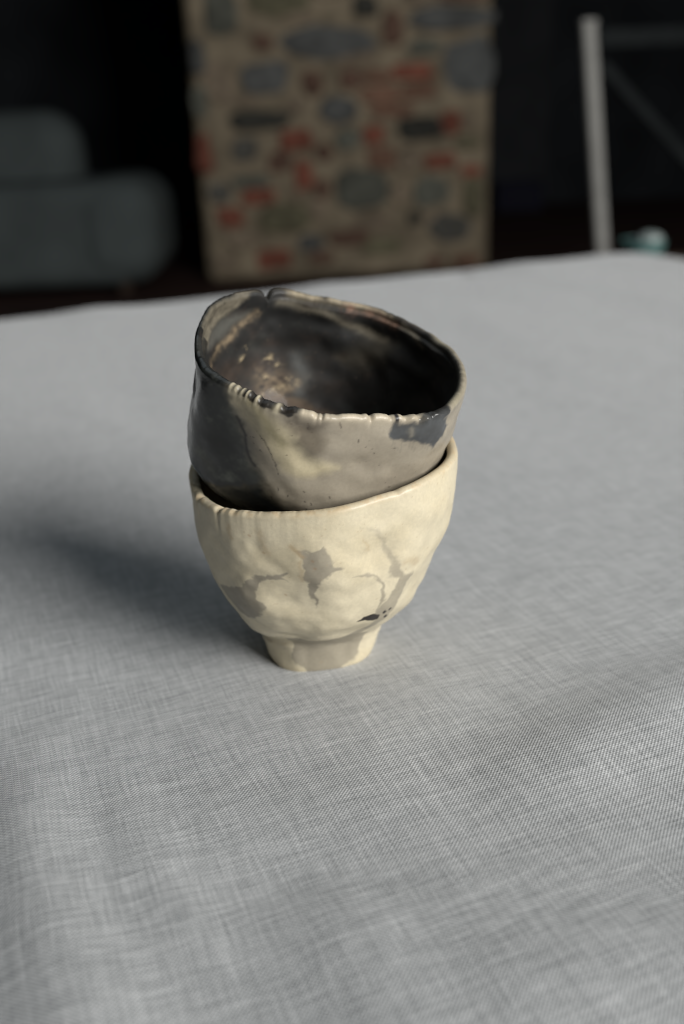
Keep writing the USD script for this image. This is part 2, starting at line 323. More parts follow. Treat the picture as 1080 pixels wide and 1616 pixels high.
def over(c, m, col): return c * (1 - m[..., None]) + np.asarray(col) * m[..., None]
def paint_lower(V, s):
    th = np.broadcast_to(TH[None], V.shape[:2]); s = np.broadcast_to(s, V.shape[:2]); R = .0455
    n1, n2, n3 = fbm(V * 160, 4, 71), fbm(V * 160 + 9, 4, 72), fbm(V * 70, 4, 73)
    n4, n5 = fbm(V * 900, 2, 74), fbm(V * 420, 3, 75)
    n6 = fbm(V * 420 + 5, 3, 76); wp = (n1 * .0034 + n5 * .0022 + n4 * .0006, n2 * .0034 + n6 * .0022 + n4 * .0006)
    c = np.ones(V.shape) * np.array([.575, .51, .37])
    c = over(c, smoothstep(-.05, .3, n3) * .40, (.53, .45, .29))
    c = over(c, smoothstep(.1, .35, n1) * .12, (.66, .60, .44))
    c = over(c, np.exp(-((s - .001) / .0016) ** 2) * (.25 + .5 * (n5 > .05)) * .6, (.52, .36, .19))
    taupe = np.array([.275, .245, .19])
    for k, m, soft in (('star', .90, .0005), ('blob', .92, .0005), ('streak', .8, .0008), ('loop', .75, .0005), ('foot', .85, .0006), ('back1', .85, .0006), ('back2', .9, .0006), ('back3', .8, .0006)):
        a = inside(LOW[k], th, s, R, soft, wp) * m
        if k == 'streak': a = a * (smoothstep(.008, .038, s) * .55 + .42 + .35 * n1)
        c = over(c, np.clip(a, 0, 1), taupe * (1 + .5 * n3[..., None]))
    for a, w, col in (((-100.5, 13.5, -97, 17), .0011, .6), ((-99.0, 19, -97.5, 26), .0009, .4), ((-73, 14, -71, 19), .0006, .35), ((-114, 8, -112, 15), .0012, .35), ((-52, 28, -43, 31), .0012, .35), ((-127, 6, -125, 10), .0007, .45)):
        c = over(c, line([a[:2], a[2:]], th, s, R, w, wp) * col, (.40, .29, .16))
    for k in ('spot', 'speck', 'speck2', 'speck3'): c = over(c, inside(LOW[k], th, s, R, .00025, (n5 * .0006, n4 * .0006)), (.022, .018, .016))
    for a, b in ((-113, 15.5), (-93.3, 18.2), (-92.5, 21), (-118, 9), (-106, 33)): c = over(c, line([(a, b), (a + .4, b + .3)], th, s, R, .0004) * .45, (.28, .15, .07))
    c = over(c, smoothstep(.30, .36, n4) * .35, (.36, .26, .15))
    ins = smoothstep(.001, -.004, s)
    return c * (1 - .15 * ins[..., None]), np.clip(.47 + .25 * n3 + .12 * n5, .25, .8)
def paint_upper(V, s):
    th = np.broadcast_to(TH[None], V.shape[:2]); s = np.broadcast_to(s, V.shape[:2]); R = .0455
    n1, n2, n3 = fbm(V * 150, 4, 81), fbm(V * 150 + 9, 4, 82), fbm(V * 65, 4, 83)
    n4, n5 = fbm(V * 1000, 2, 84), fbm(V * 430, 3, 85)
    wp = (n1 * .0034 + n5 * .0015, n2 * .0034 + n4 * .0006)
    fine = (n5 * .0010 + n4 * .0005, n5 * -.0008 + n4 * .0007)
    # outside: warm taupe
    c = np.ones(V.shape) * np.array([.305, .268, .208])
    c = over(c, smoothstep(-.05, .3, n3) * .5, (.225, .192, .145))
    c = over(c, smoothstep(.05, .35, n1) * .3, (.40, .35, .26))
    c = over(c, inside(UPO['base'], th, s, R, .005, wp) * .55, (.15, .125, .08))
    c = over(c, inside(UPO['brown'], th, s, R, .0024, wp) * .7, (.115, .094, .066))
    c = over(c, line([(-104, 3.5), (-98, 5.5), (-93, 4.5)], th, s, R, .0022, wp) * np.clip(.6 + 1.5 * n5, 0, 1), (.085, .07, .055))
    c = over(c, line([(-119, 30), (-108, 37), (-98, 40)], th, s, R, .004, wp) * .55, (.09, .075, .05))
    c = over(c, inside(UPO['cream'], th, s, R, .0024, wp) * (.95 - .5 * smoothstep(.012, .003, s)), (.52, .45, .30))
    c = over(c, line([(-122, 2.5), (-112, 8), (-106, 13)], th, s, R, .0018, wp) * .4, (.24, .21, .10))
    dk = np.clip(inside(UPO['dark'], th, s, R, .0034, (wp[0] * 1.5, wp[1] * 1.5)) + inside(UPO['back1'], th, s, R, .003, wp), 0, 1)
    ch = np.array([.012, .0145, .0155]) * (1 + 1.2 * n3[..., None]) + np.array([.075, .08, .064]) * (smoothstep(-.05, .45, n1 + .5 * n3 + .4 * n5) ** 1.3)[..., None]
    c = over(c, dk * .97, ch)
    c = over(c, line([(-128, 9), (-122, 20), (-117, 30)], th, s, R, .0035, wp) * .35, (.10, .105, .085))
    c = over(c, line([(-152, 24), (-150, 30), (-140, 34)], th, s, R, .004, wp) * .3, (.12, .12, .10))
    bl = inside(UPO['blotch'], th, s, R, .0008, (wp[0] * 1.3 + n5 * .001, wp[1] * 1.3))
    c = over(c, bl * .93, np.array([.042, .047, .052]) * (1 + 1.6 * n1[..., None]))
    c = over(c, line([(-57, 5.5), (-56.5, 8)], th, s, R, .0009, wp) * .6, (.22, .20, .16))
    for k in range(14):                                                     # thin runs of black below the blotch
        a0 = -64 + k * 1.5; c = over(c, line([(a0, 8 + (k * 7 % 5)), (a0 + .6, 11 + (k * 5 % 4))], th, s, R, .00035, fine) * .16, (.05, .052, .055))
    c = over(c, line([(-125.6, 10.6), (-121.9, 16.0), (-120.8, 21.8), (-116.6, 26.0)], th, s, R, .0007, fine) * .8, (.012, .010, .012))
    c = over(c, line([(-116.6, 12.5), (-112.9, 14.5), (-109.5, 18.7), (-105.8, 25.3)], th, s, R, .00028, fine) * (.5 + n4 * 1.5).clip(0, 1), (.02, .016, .014))
    for a, b in ((-93.7, 34.1), (-91.1, 34.9), (-105.0, 31.0), (-107.6, 35.7), (-92.2, 37.6), (-97.9, 6.0), (-86.3, 3.6), (-87, 3.0), (-78, 9), (-70, 14), (-84, 31), (-95, 30), (-101, 33), (-62, 12)):
        c = over(c, line([(a, b), (a + .3, b + .2 + .5 * (b % 2))], th, s, R, .00026, fine) * .7, (.03, .022, .018))
    c = over(c, smoothstep(.27, .34, n4) * smoothstep(0, .2, n3) * .6, (.08, .06, .045))
    # inside: black with brown and cream clouds
    ins = smoothstep(.0006, -.0012, s)
    i_ = np.ones(V.shape) * np.array([.0115, .0115, .0110])
    i_ = over(i_, smoothstep(.0, .4, n1 + .3 * n3) * .6, (.034, .038, .033))
    i_ = over(i_, smoothstep(.02, .35, n2) * .35, (.055, .036, .027))
    left = bump1(122, 34)[None] * np.exp(-((s + .034) / .012) ** 2)
    i_ = over(i_, np.clip(left * (.45 + 1.6 * n2), 0, .8), (.052, .036, .026))
    i_ = over(i_, np.clip(inside(UPI['brown'], th, s, R * .8, .0035, wp) * (.55 + 2.4 * n5 + n1), 0, 1), (.17, .125, .08))
    for a, b, w in ((102.4, -34.5, .0012), (109.9, -28.8, .0008), (114.7, -26.0, .0009), (107.2, -36.5, .0012), (112.1, -37.8, .0011), (117.8, -33.3, .0009), (129.8, -21.1, .0005), (133.1, -25.2, .0009), (119.2, -39.0, .0008), (105, -33, .0006), (99, -36, .0006)):
        i_ = over(i_, line([(a, b), (a + .6, b - .4)], th, s, R * .7, w, (wp[0] * .9 + n5 * .0028, wp[1] * .9 + n4 * .0022)) * np.clip(.4 + 2.4 * n4 + n5, 0, .9), (.38, .30, .18))
    i_ = over(i_, line([(98, -38.5), (97, -33), (100, -26)], th, s, R * .7, .003, wp) * .45, (.13, .135, .13))
    i_ = over(i_, line([(117.4, -41.0), (91.9, -45.0), (75.8, -46.7)], th, s, R * .7, .0020, wp) * .75, (.10, .066, .042))
    i_ = over(i_, inside(UPI['grey'], th, s, R, .0022, wp) * .7, (.11, .107, .092))
    i_ = over(i_, inside(UPI['beige'], th, s, R, .0012, wp) * np.clip(.75 + 1.2 * n5 + .8 * n1, 0, 1), (.19, .165, .12))
    i_ = over(i_, line([(156.8, -22.0), (151.5, -19.5), (138.8, -15.1), (129.4, -11.4), (123.7, -9.0)], th, s, R, .0016, wp) * np.clip(.6 + 1.8 * n5 + n1, 0, 1), (.21, .155, .095))
    i_ = over(i_, line([(110.3, -1.2), (97.9, -.5), (85.5, -.3), (76.9, -.5), (65.6, -.8), (56, -1.5)], th, s, R, .0017, fine) * np.clip(1.0 - smoothstep(80, 55, np.degrees(th)) * .6 + n5, 0, 1) * smoothstep(113, 106, np.degrees(th)), (.42, .35, .24))
    i_ = over(i_, line([(80, -2.5), (66, -3), (52, -3)], th, s, R, .0020, wp) * np.clip(.4 + 2 * n5, 0, 1), (.22, .13, .09))
    i_ = over(i_, line([(113.2, -5.0), (105.4, -5.3), (90.7, -5.5), (78.4, -8.6), (64.9, -11.0), (56.6, -10.6)], th, s, R, .0016, wp) * .65, (.20, .175, .13))
    i_ = over(i_, inside(UPI['patch'], th, s, R, .004, wp) * .5, (.10, .088, .065))
    i_ = over(i_, line([(48, -2), (40, -4), (34, -6)], th, s, R, .0012, wp) * .5, (.22, .19, .14))
    c = c * (1 - ins[..., None]) + i_ * ins[..., None]
    # the lip itself
    d = (np.degrees(th) + 180) % 360 - 180; lipm = np.exp(-((s - .0008) / .0022) ** 2)
    fr = smoothstep(-102.5, -100.5, d) * smoothstep(-50, -54, d)
    c = over(c, lipm * fr * np.clip(.7 + 1.2 * n5 + .6 * n1, 0, .9) * (1 - bl * .8), (.50, .43, .32))
    br = smoothstep(-64.8, -64.2, d) * smoothstep(-62.6, -63.2, d) * smoothstep(.004, .002, s) * smoothstep(-.003, -.001, s)
    c = over(c, br, (.02, .018, .018))
    teeth = np.zeros(NT)
    for a, w in ((-129.9, .35), (-127.9, .7), (-125.2, .5), (-122.6, .25), (-118.4, .4), (-110.2, .8)): teeth += bump1(a, w)
    dl = smoothstep(-131, -129, d) * smoothstep(-101.8, -103, d) * smoothstep(.0030, .0020, s + n5 * .004 + n1 * .003) * smoothstep(-.0035, -.002, s)
    c = over(c, dl * .95, (.016, .014, .013))
    tm = np.clip(teeth[None] * 1.4, 0, 1) * smoothstep(.0045, .003, s) * smoothstep(-.0012, 0.0002, s)
    c = over(c, tm * .9, (.60, .53, .38))
    dl2 = np.exp(-((s) / .0024) ** 2) * np.clip(.32 + 2.4 * n1 + 1.2 * n5, 0, 1) * (1 - fr)
    dl2 = np.maximum(dl2, np.exp(-((s + .0005) / .004) ** 2) * bump1(118, 6.5)[None] * np.clip(.9 + n5, 0, 1))
    c = over(c, dl2 * .9, (.025, .024, .022))
    rr = smoothstep(-40, -32, d) * smoothstep(36, 28, d)
    c = over(c, lipm * rr * np.clip(.45 + 2.0 * n1, 0, 1), (.36, .32, .23))
    c = over(c, smoothstep(.29, .36, n4) * ins * .25, (.16, .12, .08))
    c = np.clip(c, .006, .8)
    rough = .40 + .22 * n1 + .14 * n5 + .26 * ins - .14 * dk * (1 - ins) - .14 * bl
    return c, np.clip(rough, .10, .75)
#PAINT-END
def glaze(name, coat, bumpd):
    return look(name, {
        'a': ('attribute', {'attribute': 'paint'}), 'tc': ('texture_coordinate', {}),
        'n1': ('noise_texture', {'scale': 900.0, 'detail': 3.0, 'roughness': .6}), 'n2': ('noise_texture', {'scale': 170.0, 'detail': 4.0}),
        'r1': ('map_range', {'clamp': True, 'from_min': .25, 'from_max': .75, 'to_min': .93, 'to_max': 1.06}),
        'r2': ('map_range', {'clamp': True, 'from_min': .25, 'from_max': .75, 'to_min': .95, 'to_max': 1.05}),
        'm1': ('math', {'math_type': 'multiply'}), 'c': ('combine_color', {}), 'mx': ('mix_color', {'blend_type': 'multiply', 'fac': 1.0}),
        'rr': ('attribute', {'attribute': 'rough'}),
        'b1': ('bump', {'strength': .5, 'distance': bumpd}), 'b2': ('bump', {'strength': .6, 'distance': bumpd * 3}),
        'p': ('principled_bsdf', {'specular_ior_level': .38, 'coat_weight': coat, 'coat_roughness': .12})},
        [('tc.object', 'n1.vector'), ('tc.object', 'n2.vector'), ('n1.fac', 'r1.value'), ('n2.fac', 'r2.value'), ('r1.result', 'm1.value1'), ('r2.result', 'm1.value2'),
         ('m1.value', 'c.r'), ('m1.value', 'c.g'), ('m1.value', 'c.b'), ('a.color', 'mx.a'), ('c.color', 'mx.b'), ('mx.result', 'p.base_color'),
         ('rr.fac', 'p.roughness'), ('n1.fac', 'b1.height'), ('n2.fac', 'b2.height'), ('b1.normal', 'b2.normal'), ('b2.normal', 'p.normal')])
cream_glaze = glaze('cream_glaze', .10, .00006)
smoked_glaze = glaze('smoked_glaze', .08, .00006)
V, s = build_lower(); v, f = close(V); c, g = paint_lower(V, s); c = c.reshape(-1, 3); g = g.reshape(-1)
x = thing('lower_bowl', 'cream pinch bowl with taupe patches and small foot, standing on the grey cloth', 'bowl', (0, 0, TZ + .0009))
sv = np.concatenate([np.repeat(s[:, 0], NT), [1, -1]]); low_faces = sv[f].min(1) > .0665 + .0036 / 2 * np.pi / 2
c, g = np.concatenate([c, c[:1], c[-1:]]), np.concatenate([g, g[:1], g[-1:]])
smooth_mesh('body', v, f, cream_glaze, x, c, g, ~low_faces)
smooth_mesh('foot', v, f, cream_glaze, x, c, g, low_faces)
V, s = build_upper(); v, f = close(V); c, g = paint_upper(V, s); c = c.reshape(-1, 3); g = g.reshape(-1)
x = thing('upper_bowl', 'smoke-blackened glossy pinch bowl with ragged split rim, tilted inside the cream bowl', 'bowl', (0, 0, TZ + .0009))
smooth_mesh('body', v, f, smoked_glaze, x, np.concatenate([c, c[:1], c[-1:]]), np.concatenate([g, g[:1], g[-1:]]))

# ------------------------------------------------------------------ table and cloth (local axes: u along the far edge, v away from the camera)
TROT = 20.7
ca, sa = math.cos(math.radians(TROT)), math.sin(math.radians(TROT))
U0, U1, V0, V1 = -0.95, 0.715, -0.42, 0.757
wood_dark = look('dark_wood', {'tc': ('texture_coordinate', {}), 'mp': ('mapping', {'scale': (3, 40, 40)}), 'n': ('noise_texture', {'scale': 2.0, 'detail': 5.0}),
    'r': ('rgb_ramp', {'ramp': [(.3, (.03, .018, .012)), (.7, (.075, .045, .028))]}), 'p': ('principled_bsdf', {'roughness': .5})},
    [('tc.object', 'mp.vector'), ('mp.vector', 'n.vector'), ('n.fac', 'r.fac'), ('r.color', 'p.base_color')])
t = thing('table', 'dark wooden table hidden under the pale linen cloth', 'table', (0, 0, 0), TROT)
obj('tabletop', box((U0 + U1) / 2, (V0 + V1) / 2, TZ - .0185, U1 - U0 - .006, V1 - V0 - .006, .03), wood_dark, t)
for i in (0, 1):
    for j in (0, 1):
        obj('leg', box((U0 + .08, U1 - .08)[i], (V0 + .08, V1 - .08)[j], (TZ - .0335) / 2, .06, .06, TZ - .0335), wood_dark, t)
def build_cloth():
    drop, cr_, br = 0.26, 0.035, 0.010
    us = np.arange(U0 - drop, U1 + drop + 1e-6, .0045); vs = np.arange(V0 - drop, V1 + drop + 1e-6, .0045)
    u, w = np.meshgrid(us, vs, indexing='ij')
    # nearest point of the rounded table outline and how far past it the cloth runs
    iu, iw = np.clip(u, U0 + cr_, U1 - cr_), np.clip(w, V0 + cr_, V1 - cr_)
    du, dw = u - iu, w - iw; d = np.hypot(du, dw); e = np.maximum(d - cr_ + br, 0)     # the bend starts br inside the edge
    nu, nw = du / np.maximum(d, 1e-9), dw / np.maximum(d, 1e-9)
    ang = np.minimum(e / br, np.pi / 2); over = np.maximum(e - br * np.pi / 2, 0)
    rad = np.where(e > 0, cr_ - br + br * np.sin(ang), d)
    z = -br * (1 - np.cos(ang)) - over
    per = np.arctan2(nw, nu)
    tcoord = u * np.abs(nw) - w * np.abs(nu)
    wave = (np.sin(tcoord * 34 + 1.2) * .6 + np.sin(tcoord * 19 + .3) * .5 + .8 * np.sin(per * 14)) * .010 * smoothstep(.01, .2, over)
    rad = rad + wave + .012 * smoothstep(.0, .2, over)
    pu, pw = iu + nu * rad, iw + nw * rad
    # soft folds left by ironing and handling
    q = np.stack([u, w, 0 * u], -1)
    warp = fbm(q * 7, 2, 41) * .06
    flat = smoothstep(.022, .075, np.hypot(*(np.stack([pu * ca - pw * sa, pu * sa + pw * ca]))))
    def ridge(p0, p1, wd, amp):
        p0, p1 = np.array(p0), np.array(p1); tt = p1 - p0; L = np.hypot(*tt); tt = tt / L
        a = (u - p0[0]) * tt[0] + (w - p0[1]) * tt[1]; b = -(u - p0[0]) * tt[1] + (w - p0[1]) * tt[0] + warp * .25
        return amp * np.exp(-.5 * (b / wd) ** 2) * smoothstep(-.25 * L, .25 * L, a) * smoothstep(1.25 * L, .75 * L, a)
    zz = fbm(np.stack([(u + warp) * 17, (w) * 4.5, 0 * u], -1), 3, 51) * .0042 + fbm(np.stack([u * 4, (w + warp) * 15, 0 * u], -1), 3, 53) * .0042 + fbm(q * 3.0, 2, 57) * .006
    for a in RIDGES: zz = zz + ridge(*a)
    zz = (zz * flat + .0019 * (1 - flat)) * smoothstep(0.01, -.03, d - cr_)
    z = z + np.where(over > 0, 0, 1) * zz * .55
    edge = .0022 * np.sin(u * 23 + 1.0) + .0015 * np.sin(u * 51)
    z = z + edge * smoothstep(V1 - .10, V1 - .02, w) * (over <= 0) * smoothstep(.0, -.02, d - cr_ - .0)
    return np.stack([pu, pw, z + TZ], -1), u, w
RIDGES = [((-.112, -.03), (-.104, -.16), .010, .0085), ((.03, -.093), (.14, -.076), .014, .0062), ((-.043, -.122), (-.040, -.19), .009, .0035), ((-.02, -.160), (.06, -.172), .012, .0030), ((-.09, -.075), (-.01, -.088), .013, .0022), ((-.085, -.05), (-.075, -.12), .006, .0028), ((-.26, .55), (-.10, .40), .03, .002), ((.25, .35), (.50, .30), .03, .0025)]
Vc, cu_, cw_ = build_cloth()
# keep the cloth just clear of the table top
lowest = Vc[..., 2][Vc[..., 2] > TZ - .009].min()
n_r, n_c = cu_.shape
weave = look('linen_weave', {
    'tc': ('texture_coordinate', {}), 'sep': ('separate_xyz', {}),
    # slow wander of the yarns
    'wn': ('noise_texture', {'scale': 22.0, 'detail': 2.0}), 'wnm': ('vector_math', {'math_type': 'multiply_add', 'vector2': (.0016, .0016, 0), 'vector3': (0, 0, 0)}), 'wadd': ('vector_math', {'math_type': 'add'}),
    'u': ('math', {'math_type': 'multiply', 'value2': math.pi / .00064}), 'v': ('math', {'math_type': 'multiply', 'value2': math.pi / .00062}),
    'su': ('math', {'math_type': 'sine'}), 'sv': ('math', {'math_type': 'sine'}), 'suv': ('math', {'math_type': 'multiply'}),
    # slubs: uneven yarns, long in the yarn's own direction
    'mu': ('mapping', {'scale': (1100, 70, 1)}), 'nu': ('noise_texture', {'scale': 1.0, 'detail': 1.5}),
    'mv': ('mapping', {'scale': (95, 1100, 1)}), 'nv': ('noise_texture', {'scale': 1.0, 'detail': 1.5}),
    'mu2': ('mapping', {'scale': (430, 32, 1)}), 'nu2': ('noise_texture', {'scale': 1.0, 'detail': 2.0}),
    'mv2': ('mapping', {'scale': (26, 380, 1)}), 'nv2': ('noise_texture', {'scale': 1.0, 'detail': 2.0}),
    'fz': ('noise_texture', {'scale': 1500.0, 'detail': 2.0}),
    'a1': ('math', {'math_type': 'multiply_add', 'value2': .32, 'value3': .5}),
    'a2': ('math', {'math_type': 'multiply_add', 'value2': .46}), 'a3': ('math', {'math_type': 'multiply_add', 'value2': .62}),
    'a4': ('math', {'math_type': 'multiply_add', 'value2': .10}), 'a5': ('math', {'math_type': 'multiply_add', 'value2': .14}), 'a6': ('math', {'math_type': 'multiply_add', 'value2': .30}),
    'k1': ('map_range', {'clamp': True, 'from_min': .60, 'from_max': .76, 'to_min': 0.0, 'to_max': .06}), 'k2': ('map_range', {'clamp': True, 'from_min': .62, 'from_max': .76, 'to_min': 0.0, 'to_max': .06}),
    'k3': ('math', {'math_type': 'add'}), 'k4': ('math', {'math_type': 'add'}),
    'sh': ('math', {'math_type': 'subtract', 'value2': .775}),
    'r': ('rgb_ramp', {'ramp': [(.0, (.10, .109, .113)), (.5, (.350, .358, .361)), (1.0, (.64, .645, .645))]}),
    'b': ('bump', {'strength': .8, 'distance': .00026}),
    'p': ('principled_bsdf', {'roughness': .85, 'specular_ior_level': .25, 'sheen_weight': .38, 'sheen_roughness': .5})},
    [('tc.object', 'wn.vector'), ('wn.color', 'wnm.vector1'), ('tc.object', 'wadd.vector1'), ('wnm.vector', 'wadd.vector2'), ('wadd.vector', 'sep.vector'),
     ('sep.x', 'u.value1'), ('sep.y', 'v.value1'), ('u.value', 'su.value1'), ('v.value', 'sv.value1'), ('su.value', 'suv.value1'), ('sv.value', 'suv.value2'),
     ('wadd.vector', 'mu.vector'), ('wadd.vector', 'mv.vector'), ('wadd.vector', 'mu2.vector'), ('wadd.vector', 'mv2.vector'),
     ('mu.vector', 'nu.vector'), ('mv.vector', 'nv.vector'), ('mu2.vector', 'nu2.vector'), ('mv2.vector', 'nv2.vector'), ('tc.object', 'fz.vector'),
     ('suv.value', 'a1.value1'), ('nu.fac', 'a2.value1'), ('a1.value', 'a2.value3'), ('nv.fac', 'a3.value1'), ('a2.value', 'a3.value3'),
     ('nu2.fac', 'a4.value1'), ('a3.value', 'a4.value3'), ('nv2.fac', 'a5.value1'), ('a4.value', 'a5.value3'), ('fz.fac', 'a6.value1'), ('a5.value', 'a6.value3'),
     ('nu2.fac', 'k1.value'), ('nv2.fac', 'k2.value'), ('k1.result', 'k3.value1'), ('k2.result', 'k3.value2'), ('a6.value', 'k4.value1'), ('k3.value', 'k4.value2'), ('k4.value', 'sh.value1'), ('sh.value', 'r.fac'), ('r.color', 'p.base_color'), ('k4.value', 'b.height'), ('b.normal', 'p.normal')])
cl = UsdGeom.Xform.Define(stage, numbered('/World', 'tablecloth')); cl.AddTranslateOp().Set(Gf.Vec3d(0, 0, 0)); cl.AddRotateZOp().Set(TROT)
tag(cl.GetPrim(), 'pale grey woven linen cloth spread over the whole table', 'tablecloth')
smooth_mesh('cloth', Vc.reshape(-1, 3), grid_faces(n_r, n_c, False), weave, cl.GetPrim())

# ------------------------------------------------------------------ background
def plain(name, color, rough=.6, var=.25, scale=12.0, spec=.4, bump=0.0):
    c = np.array(color)
    nodes = {'tc': ('texture_coordinate', {}), 'n': ('noise_texture', {'scale': scale, 'detail': 4.0}), 'r': ('rgb_ramp', {'ramp': [(.3, tuple(c * (1 - var))), (.7, tuple(c * (1 + var)))]}),
             'p': ('principled_bsdf', {'roughness': rough, 'specular_ior_level': spec})}
    links = [('tc.object', 'n.vector'), ('n.fac', 'r.fac'), ('r.color', 'p.base_color')]
    if bump:
        nodes['b'] = ('bump', {'strength': .6, 'distance': bump}); links += [('n.fac', 'b.height'), ('b.normal', 'p.normal')]
    return look(name, nodes, links)
floor_m = plain('floor_brown', (.052, .028, .023), .7, .3, 3.0, .2)
dark_wall = plain('dark_wall', (.030, .033, .037), .95, .3, 2.0, .02)
tag(obj('floor', (np.array([[-9, -6, 0], [9, -6, 0], [9, 9.0, 0], [-9, 9.0, 0]], float), np.array([[0, 1, 2], [0, 2, 3]])), floor_m), kind='structure')
wl = thing('back_wall', 'black back wall in deep shadow at the far end behind the stone pillar', 'wall', (0, 9.15, 0))
obj('wall_face', box(0, 0, 2.0, 16, .25, 4.0), dark_wall, wl)
#BACKGROUND
import manifold3d as m3
# ---- stone pillar: a mortar core with every stone and brick of its near face set proud of it
PX0, PX1, PY, PH = -0.70, 0.91, 5.50, 2.9
pil = thing('stone_pillar', 'broad rough pillar of grey stones and red bricks in tan mortar', 'pillar', (0, PY, 0))
mortar = plain('mortar', (.30, .245, .170), .9, .4, 6.0, .2, .01)
obj('mortar_core', box((PX0 + PX1) / 2, .40, PH / 2, PX1 - PX0, .8, PH, .03), mortar, pil)
kinds = {'slate': (.115, .125, .13), 'pale': (.17, .185, .19), 'black': (.028, .034, .034), 'green': (.15, .16, .135), 'olive': (.21, .195, .12), 'red': (.30, .105, .07), 'brown': (.18, .095, .07),
         'rust': (.28, .155, .105), 'tan': (.32, .25, .18), 'grey': (.13, .13, .12)}
stone_m = {k: [plain(f'{k}_stone' + ('_b' if q else ''), np.array(c) * (1, .8)[q], .85, .35, 14.0, .25, .006) for q in (0, 1)] for k, c in ((k, np.array(c) * (.98 if k in ('red', 'rust') else .84) + (.02 if k in ('red', 'rust') else .16) * np.array((.23, .19, .13))) for k, c in kinds.items())}
# position and size on the face in metres from its left edge and from the floor
ST = []
def P(zx, zy, zw, zh, kind):        # the face as seen: 2 units to the pixel of the picture, left edge at 40 + .09 per unit
    l, r = 45 + .105 * zy, 1005 - .012 * zy
    zz = zy + .044 * 2 * 0
    ST.append(((zx - l) / (r - l) * (PX1 - PX0), (745 - zy + .035 * (zx - 500)) * .00178 + .19 + .0, zw * .00194, zh * .00196, kind))
for a in ((500, 165, 260, 84, 'slate'), (300, 245, 150, 86, 'slate'), (880, 128, 240, 66, 'slate'), (935, 260, 150, 150, 'pale'), (860, 12, 290, 44, 'slate'), (612, 78, 76, 60, 'black'), (340, 42, 180, 82, 'olive'),
          (160, 60, 100, 110, 'green'), (920, 66, 160, 40, 'brown'), (700, 145, 60, 96, 'brown'), (295, 150, 62, 50, 'brown'), (450, 272, 62, 72, 'brown'), (568, 270, 74, 54, 'brown'),
          (650, 268, 84, 40, 'rust'), (760, 262, 120, 42, 'red'), (662, 318, 112, 44, 'rust'), (780, 316, 108, 46, 'rust'), (690, 366, 130, 40, 'rust'), (285, 365, 184, 58, 'black'), (530, 352, 116, 72, 'slate'),
          (785, 424, 150, 72, 'black'), (878, 412, 56, 64, 'red'), (112, 450, 50, 110, 'red'), (240, 446, 90, 70, 'grey'), (398, 428, 100, 60, 'red'), (350, 490, 78, 58, 'brown'), (425, 532, 54, 84, 'red'),
          (486, 472, 52, 54, 'brown'), (640, 432, 62, 52, 'red'), (664, 500, 84, 60, 'rust'), (560, 440, 74, 60, 'green'), (850, 526, 100, 42, 'red'), (930, 476, 84, 34, 'olive'), (752, 512, 74, 80, 'tan'),
          (600, 592, 160, 130, 'green'), (285, 588, 104, 42, 'red'), (260, 540, 120, 40, 'green'), (196, 642, 84, 56, 'red'), (360, 660, 160, 92, 'olive'), (165, 566, 76, 60, 'grey'), (446, 742, 80, 50, 'slate'),
          (566, 734, 130, 52, 'brown'), (486, 790, 84, 38, 'brown'), (332, 786, 100, 60, 'red'), (820, 612, 116, 84, 'green'), (768, 690, 46, 44, 'black'), (876, 726, 120, 80, 'grey'), (826, 694, 52, 36, 'tan'),
          (950, 636, 60, 120, 'olive'), (670, 768, 130, 56, 'olive'), (186, 782, 80, 60, 'tan'), (482, 576, 50, 56, 'brown'), (160, 250, 80, 120, 'tan'), (92, 180, 44, 96, 'slate'), (100, 298, 50, 86, 'green'),
          (640, 690, 110, 56, 'tan'), (230, 715, 110, 50, 'tan'), (500, 20, 110, 50, 'tan'), (620, 16, 80, 44, 'green'), (410, 92, 90, 30, 'tan'), (800, 200, 100, 44, 'green'), (590, 216, 110, 40, 'tan'), (470, 640, 60, 60, 'tan'),
          (720, 610, 60, 70, 'tan'), (940, 560, 60, 34, 'red'), (770, 60, 90, 50, 'tan'), (240, 310, 90, 30, 'tan'), (390, 330, 56, 50, 'tan'), (400, 590, 40, 30, 'tan'), (930, 415, 50, 50, 'tan')): P(*a)
def overlap(a, b, g=.012): return abs(a[0] - b[0]) < (a[2] + b[2]) / 2 + g and abs(a[1] - b[1]) < (a[3] + b[3]) / 2 + g
